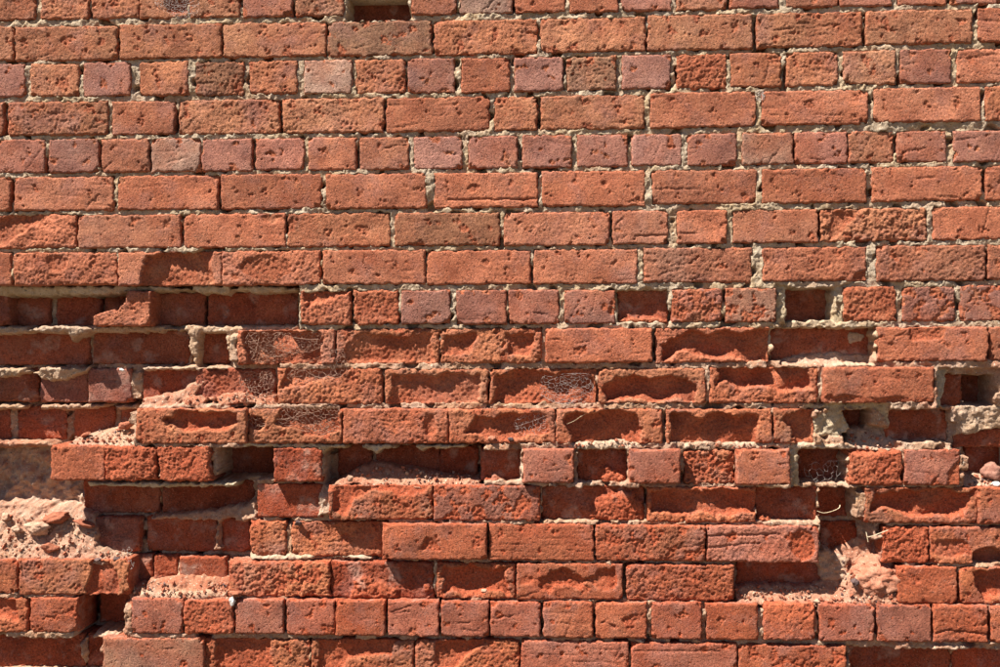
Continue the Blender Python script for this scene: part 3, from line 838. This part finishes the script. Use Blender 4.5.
for i, (xa, xb, za, zb) in enumerate(ext):
    srt = random.choice('roorp')
    v_, q_, s_, l_ = lay_brick(xa, xb, za, zb, srt, random.uniform(-2, 2), {}, 700 + i * 1.37, step=9.5, plain=True)
    VV.append(v_)
    QQ.append(q_ + base_n)
    SS.append(s_ * random.uniform(0.3, 1.0))
    LL.append(l_)
    RR.append(np.full(len(v_), random.uniform(0, 0.6)))
    base_n += len(v_)
rest = link('brick', mesh_from_arrays('brick', np.concatenate(VV), np.concatenate(QQ), BRICK,
            {'skin': np.concatenate(SS), 'lime': np.concatenate(LL), 'red': np.concatenate(RR)}), wall)
rest.color = (*TINT['p'], 1)
rest['kind'] = 'stuff'
rest['label'] = 'sound red bricks of the wall further along'
zt = ztop + 9 + 8 * pitch
fr = [(LX, FX0 + 6, -ZC * 1000 - 60, zt, -9, -130, 0.5), (FX1 - 6, RX, -ZC * 1000 - 60, zt, -9, -130, 0.5),
      (FX0 + 6, FX1 - 6, FZ1 - 6, zt, -9.4, -130, 0.5), (FX0 + 6, FX1 - 6, -ZC * 1000 - 60, FZ0 + 6, -9.4, -130, 0.5)]
V, Qb = boxes(fr)
m2 = link('joint_mortar', mesh_from_arrays('joint_mortar', V, Qb, MORTAR, {'dust': np.full(len(V), 0.1), 'lime': np.zeros(len(V))}), wall)
V, Qb = boxes([(LX + 2, RX - 2, -ZC * 1000 - 62, zt - 2, -128, -330, 1)])
core = link('wall_core', mesh_from_arrays('wall_core', V, Qb, BRICK, {'skin': np.full(len(V), 0.3), 'lime': np.full(len(V), 0.2)}), wall)
core.color = (*TINT['n'], 1)


# ------------------------------------------------------------------ loose things on the ledges
def lump(name, px, py, out, wpx, hpx, dmm, material, label, cat, seed, group=None, rough=0.24, tilt=0.0, sub=4, auto=False):
    """a broken stone: an uneven faceted ball resting with its foot at (px, py)"""
    import bmesh
    if auto:            # rest it on the mortar surface
        for _ in range(6):
            x, z = survey(px, py, out)
            out = 0.5 * out + 0.5 * float(S[min(max(int((z - FZ0) / MS), 0), nzg - 1), min(max(int((x - FX0) / MS), 0), nxg - 1)])
        out += dmm * 0.12
    x, z = survey(px, py, out)
    sx, sz, sy = wpx * 2.1 / 2, hpx * 2.1 / 2, dmm / 2
    bm = bmesh.new()
    bmesh.ops.create_icosphere(bm, subdivisions=sub, radius=1.0)
    rng = np.random.default_rng(seed)
    planes = [(Vector(rng.standard_normal(3)).normalized(), rng.uniform(0.50, 0.88)) for _ in range(11)]
    for v in bm.verts:
        c = v.co.copy()
        for nrm, d in planes:
            k = c.dot(nrm)
            if k > d:
                c -= nrm * (k - d) * 0.9
        q = Vector((c.x * 1.6 + seed * 3.1, c.y * 1.6 - seed, c.z * 1.6))
        c *= 1 + rough * (mnoise.fractal(q, 0.9, 2.1, 5) + 0.5 * mnoise.noise(q * 9) * rough)
        v.co = c
    ct, st = math.cos(tilt), math.sin(tilt)
    zmin = 1e9
    for v in bm.verts:
        X, Y, Zz = v.co.x * sx, v.co.y * sy, v.co.z * sz
        v.co = Vector((X * ct - Zz * st, Y, X * st + Zz * ct)) * 0.001
        zmin = min(zmin, v.co.z)
    for v in bm.verts:
        v.co.z -= zmin
    me = bpy.data.meshes.new(name)
    bm.to_mesh(me)
    bm.free()
    me.materials.append(material)
    me.polygons.foreach_set('use_smooth', np.ones(len(me.polygons), bool))
    o = link(name, me)
    o.location = (x * 0.001, -out * 0.001, z * 0.001 + ZC)
    tag(o, label, cat, group)
    return o


G1 = 'broken bits lying on the ledges of the wall'
lump('brick_fragment', 56, 524, -34, 33, 14, 42, CHIP, 'long red brick fragment on top of the sunlit rubble slope at far left', 'brick fragment', 11, G1, tilt=0.12, auto=True)
lump('mortar_lump', 38, 536, -20, 30, 15, 40, LUMP, 'grey mortar lump just below the long red fragment on the left rubble slope', 'mortar lump', 12, G1, tilt=-0.1, auto=True)
lump('brick_fragment', 50, 553, 0, 18, 12, 26, CHIP, 'small red brick fragment low on the left rubble slope, under the grey lump', 'brick fragment', 13, G1, auto=True)
lump('brick_fragment', 86, 528, -34, 24, 7, 30, CHIP, 'flat red flake at the right edge of the left rubble slope', 'brick fragment', 14, G1, tilt=-0.25, auto=True)
lump('mortar_lump', 6, 521, -46, 12, 9, 22, LUMP, 'pale mortar crumb at the left edge of the photo above the rubble slope', 'mortar lump', 15, G1, auto=True)
lump('mortar_lump', 17, 533, -32, 14, 10, 24, LUMP, 'round pale mortar lump left of the big grey lump on the rubble slope', 'mortar lump', 16, G1, auto=True)
lump('cinder', 45, 562, 2, 7, 4, 12, DARKSTONE, 'dark cinder on the front edge of the left rubble ledge, below the small red fragment', 'cinder', 17, G1, auto=True)
lump('cinder', 98, 561, 0, 7, 4.5, 12, DARKSTONE, 'dark cinder at the left of the pair on the rubble ledge beside the purple brick', 'cinder', 18, G1, auto=True)
lump('cinder', 116, 561, 0, 9, 4.5, 12, DARKSTONE, 'dark cinder at the right of the pair on the rubble ledge beside the purple brick', 'cinder', 19, G1, auto=True)
lump('brick_fragment', 127, 430, -22, 18, 9, 26, CHIP, 'dark red fragment on the sloping mortar left of the hollowed brick end', 'brick fragment', 20, G1, tilt=0.15, auto=True)
lump('brick_fragment', 86, 438, -34, 12, 5, 18, CHIP, 'small red flake at the left tip of the mortar slope above three headers', 'brick fragment', 21, G1, tilt=0.3, auto=True)
lump('rubble_block', 874, 605, -34, 66, 46, 74, PINK, 'big pinkish lump of broken brick and mortar above the bottom header course', 'rubble', 36, None, rough=0.34, sub=5)
lump('brick_fragment', 904, 609, -14, 44, 11, 50, CHIP, 'crumbled red chunk lying on a header right of the big pinkish lump', 'brick fragment', 23, G1, rough=0.3, sub=4)
lump('cinder', 855, 586, -8, 9, 10, 16, DARKSTONE, 'dark cinder stuck in the left face of the big pinkish lump', 'cinder', 24, G1)
lump('stone', 993, 479, -36, 26, 19, 40, STONE, 'angular dusty red stone lying in the recess at the right edge of the photo', 'stone', 25, None, rough=0.26)
lump('mortar_lump', 997, 487, -8, 10, 6, 16, WHITE, 'white crumb in front of the dusty red stone at the right edge', 'mortar lump', 26, G1)
lump('mortar_lump', 978, 488, -20, 7, 5, 14, LUMP, 'pale crumb left of the white crumb in the recess at the right edge', 'mortar lump', 42, G1)
lump('pebble', 232, 606, 6, 8, 10, 12, WHITE, 'bright white pebble on the header course at lower left', 'pebble', 27)
lump('brick_fragment', 234, 597, 2, 16, 8, 22, CHIP, 'dark red crumb just above the bright white pebble', 'brick fragment', 28, G1)
lump('mortar_lump', 350, 482, -12, 8, 8, 12, LUMP, 'pale upright crumb on the ledge below the deep dark hollow', 'mortar lump', 29, G1)
lump('mortar_lump', 122, 372, -26, 6, 4, 9, WHITE, 'small white crumb on top of the purple header block at left', 'mortar lump', 30, G1)
lump('cinder', 298, 526, -20, 9, 6, 12, DARKSTONE, 'dark cinder on top of the cracked brick below the lit triangle', 'cinder', 31, G1)
lump('cinder', 492, 441, 2, 10, 6, 12, PINK, 'pinkish stone on the lower lip of the cobwebbed hollow brick', 'stone', 33, G1)
lump('cinder', 511, 441, 2, 6, 4, 9, DARKSTONE, 'dark cinder on the lower lip of the cobwebbed hollow brick', 'cinder', 34, G1)
lump('cinder', 702, 517, -10, 8, 5, 12, DARKSTONE, 'dark cinder on the sunlit lip of a hollow brick right of centre', 'cinder', 35, G1)
lump('cinder', 484, 592, -8, 6, 4, 10, LUMP, 'pale grain on the lower lip of the hollow brick above the bottom headers', 'grain', 37, G1)
lump('cinder', 858, 498, -24, 5, 3, 8, WHITE, 'small white grain on the mortar shelf above a dark square hole', 'grain', 38, G1)
lump('brick_fragment', 830, 604, 0, 8, 4, 12, CHIP, 'small red crumb on the mortar shelf left of the big pinkish lump', 'brick fragment', 39, G1)
lump('mortar_lump', 817, 604, 0, 8, 5, 12, LUMP, 'small pale crumb on the mortar shelf left of the big pinkish lump', 'mortar lump', 40, G1)


# ------------------------------------------------------------------ loose grit and dust lying on the ledges
def grit(name, regions, size, material, label, seed):
    rng = np.random.default_rng(seed)
    V, F = [], []
    octa = np.array([(1, 0, 0), (-1, 0, 0), (0, 1, 0), (0, -1, 0), (0, 0, 1), (0, 0, -1)], float)
    of = [(0, 2, 4), (2, 1, 4), (1, 3, 4), (3, 0, 4), (2, 0, 5), (1, 2, 5), (3, 1, 5), (0, 3, 5)]
    for (xa, ya, xb, yb, n) in regions:
        for _ in range(n):
            px, py = rng.uniform(xa, xb), rng.uniform(ya, yb)
            out = -30.0
            for _k in range(8):
                x, z = survey(px, py, out)
                out = 0.5 * out + 0.5 * float(S[min(max(int((z - FZ0) / MS), 0), nzg - 1), min(max(int((x - FX0) / MS), 0), nxg - 1)])
            if out < -85:
                continue
            r = size * rng.uniform(0.35, 1.0) ** 2 + 0.8
            M = np.linalg.qr(rng.standard_normal((3, 3)))[0]
            P = (octa * rng.uniform(0.55, 1.25, (6, 1)) * r * np.array([1.2, 0.9, 0.7])) @ M
            k = len(V)
            for p in P:
                V.append(((x + p[0]) * 0.001, -(out + p[1] + r * 0.3) * 0.001, (z + p[2] + r * 0.3) * 0.001 + ZC))
            F += [(a + k, b + k, c + k) for a, b, c in of]
    me = bpy.data.meshes.new(name)
    me.from_pydata(V, [], F)
    me.materials.append(material)
    o = link(name, me)
    tag(o, label, 'grit')
    o['kind'] = 'stuff'


LEDGES = [(-20, 516, 96, 560, 95), (100, 552, 130, 560, 20), (186, 392, 276, 404, 50), (338, 468, 480, 486, 60), (736, 586, 845, 604, 60),
          (132, 582, 228, 600, 60), (70, 430, 138, 446, 40), (842, 562, 906, 604, 70), (962, 474, 1004, 489, 25), (846, 432, 890, 449, 16), (560, 441, 640, 449, 20), (684, 444, 800, 449, 18)]
grit('brick_grit', LEDGES, 5.5, CHIP, 'loose red brick grit scattered on the ledges and rubble slopes', 71)
grit('mortar_grit', LEDGES, 4.5, LUMP, 'loose pale mortar crumbs scattered on the ledges and rubble slopes', 72)
grit('cinder_grit', [(a, b, c, d, n // 4) for a, b, c, d, n in LEDGES], 4.0, DARKSTONE, 'tiny dark cinder specks scattered on the ledges and rubble slopes', 73)


# ------------------------------------------------------------------ threads: cobwebs and straws
def tubes(name, segs, r, material):
    V, F = [], []
    for a, b in segs:
        a, b = Vector(a), Vector(b)
        d = b - a
        if d.length < 1e-6:
            continue
        d.normalize()
        u = d.orthogonal().normalized()
        w = d.cross(u)
        k = len(V)
        for P in (a, b):
            for i in range(3):
                t = i * 2.0944
                V.append(P + (u * math.cos(t) + w * math.sin(t)) * r)
        for i in range(3):
            j = (i + 1) % 3
            F.append((k + i, k + j, k + 3 + j, k + 3 + i))
    me = bpy.data.meshes.new(name)
    me.from_pydata(V, [], F)
    me.materials.append(material)
    return link(name, me)


def P3(px, py, out):
    x, z = survey(px, py, out)
    return Vector((x * 0.001, -out * 0.001, z * 0.001 + ZC))


def cobweb(poly, n, out0, out1, r, material, label, seed, sag=3.0):
    rng = random.Random(seed)
    xs, ys = [p[0] for p in poly], [p[1] for p in poly]
    pts = []
    PA = np.array(poly, float)
    while len(pts) < n:
        x, y = rng.uniform(min(xs), max(xs)), rng.uniform(min(ys), max(ys))
        if poly_sd(np.array([x]), np.array([y]), poly)[0] > 0:
            pts.append((x, y))
    vs, es, fs, *_ = delaunay_2d_cdt([Vector(p) for p in pts], [], [], 0, 1e-6)
    cen = []
    em = {}
    for i, f in enumerate(fs):
        c = sum((vs[k] for k in f), Vector((0, 0))) / len(f)
        q = [rng.random() ** 2 for k in f]
        cen.append(c)
        for k in range(len(f)):
            e = tuple(sorted((f[k], f[(k + 1) % len(f)])))
            em.setdefault(e, []).append(i)
    dep = [out0 + (out1 - out0) * (c.y - min(ys)) / max(1, max(ys) - min(ys)) + rng.uniform(-sag, sag) for c in cen]
    segs = []
    for e, l in em.items():
        if len(l) == 2 and (cen[l[0]] - cen[l[1]]).length < 18 and rng.random() < 0.9:
            a, b = l
            segs.append((P3(cen[a].x, cen[a].y, dep[a]), P3(cen[b].x, cen[b].y, dep[b])))
    for _ in range(n // 24):             # loose long threads
        a, b = rng.sample(range(len(cen)), 2)
        if (cen[a] - cen[b]).length < 45:
            A3, B3 = P3(cen[a].x, cen[a].y, dep[a] + 1), P3(cen[b].x, cen[b].y, dep[b] + 1)
            dn = Vector((0, 0, -(A3 - B3).length * rng.uniform(0.0, 0.22)))
            pp = [A3.lerp(B3, t / 6) + dn * (4 * (t / 6) * (1 - t / 6)) for t in range(7)]
            segs += list(zip(pp[:-1], pp[1:]))
    o = tubes('cobweb', segs, r * 0.001, material)
    tag(o, label, 'cobweb', 'cobwebs caught on the wall')
    return o


cobweb([(246, 332), (322, 332), (324, 345), (318, 352), (296, 350), (280, 362), (250, 364), (240, 350)], 300, -8, -20, 0.36, WEB, 'dusty brown cobweb filling the hollow of the upper brick left of centre', 1)
cobweb([(325, 350), (345, 345), (346, 364), (320, 368), (322, 372), (350, 372), (350, 376), (300, 386), (282, 380), (285, 368), (310, 366)], 130, -2, -8, 0.34, WEB, 'dusty cobweb across the joint right of the upper webbed hollow', 2)
cobweb([(238, 372), (274, 370), (276, 392), (262, 400), (238, 396)], 130, -24, -16, 0.36, WEB, 'dark dusty cobweb in the recess between the two webbed hollows', 3)
cobweb([(246, 408), (340, 402), (343, 432), (322, 440), (310, 432), (292, 424), (262, 428), (248, 436)], 300, -2, -8, 0.36, WEB, 'dusty brown cobweb hanging over the lower hollow brick left of centre', 4)
cobweb([(540, 374), (594, 372), (594, 402), (560, 404), (540, 398)], 190, -6, -10, 0.17, PALE_WEB, 'pale cobweb in the right half of a hollow brick near the middle', 5)
cobweb([(520, 410), (552, 408), (550, 440), (522, 438), (512, 425)], 110, -2, -6, 0.17, PALE_WEB, 'pale cobweb at the right end of the hollow brick below the middle', 6)
cobweb([(150, -6), (200, -6), (200, 12), (186, 20), (160, 12)], 260, -3, 2, 0.17, PALE_WEB, 'grey cobweb over the pitted brick at the top edge', 7)
cobweb([(755, 90), (766, 88), (768, 100), (759, 104), (755, 98)], 60, -1, 1, 0.30, PALE_WEB, 'tiny grey cobweb tuft in a joint at upper right', 8, sag=1.5)
cobweb([(802, 462), (850, 458), (850, 486), (805, 484)], 40, -20, -30, 0.17, PALE_WEB, 'thin pale cobweb across the square hole at lower right', 9)
cobweb([(120, 548), (134, 545), (135, 572), (122, 570)], 26, -6, -2, 0.22, PALE_WEB, 'thin cobweb threads at the corner of the left rubble ledge', 10)


def strand(name, pts, r, material, label, cat):
    P = [P3(*p) for p in pts]
    fine = []
    for i in range(len(P) - 1):
        p0, p1, p2, p3 = P[max(i - 1, 0)], P[i], P[i + 1], P[min(i + 2, len(P) - 1)]
        for k in range(6):
            t = k / 6
            fine.append(0.5 * ((2 * p1) + (p2 - p0) * t + (2 * p0 - 5 * p1 + 4 * p2 - p3) * t * t + (3 * p1 - p0 - 3 * p2 + p3) * t ** 3))
    fine.append(P[-1])
    o = tubes(name, list(zip(fine[:-1], fine[1:])), r * 0.001, material)
    tag(o, label, cat)
    return o


strand('straw', [(817, 511, -22), (824, 513, -16), (833, 511, -12), (839, 508, -14), (840, 505, -20)], 0.9, STRAW, 'curled pale straw across the dark square recess at lower right', 'straw')
strand('straw', [(888, 530, -2), (880, 533, 0), (872, 536, 2), (867, 537, 4)], 1.0, STRAW, 'straight dry straw sticking out left of the knobbly header', 'straw')
strand('straw', [(866, 532, -4), (867, 537, 3), (868, 542, 6)], 0.9, STRAW, 'short upright straw crossing the end of the straight one', 'straw')
strand('straw', [(567, 424, 2), (574, 421, 3), (580, 417, 2), (587, 413, 0)], 0.5, STRAW, 'fine pale straw across the left end of the hollow brick at centre', 'straw')
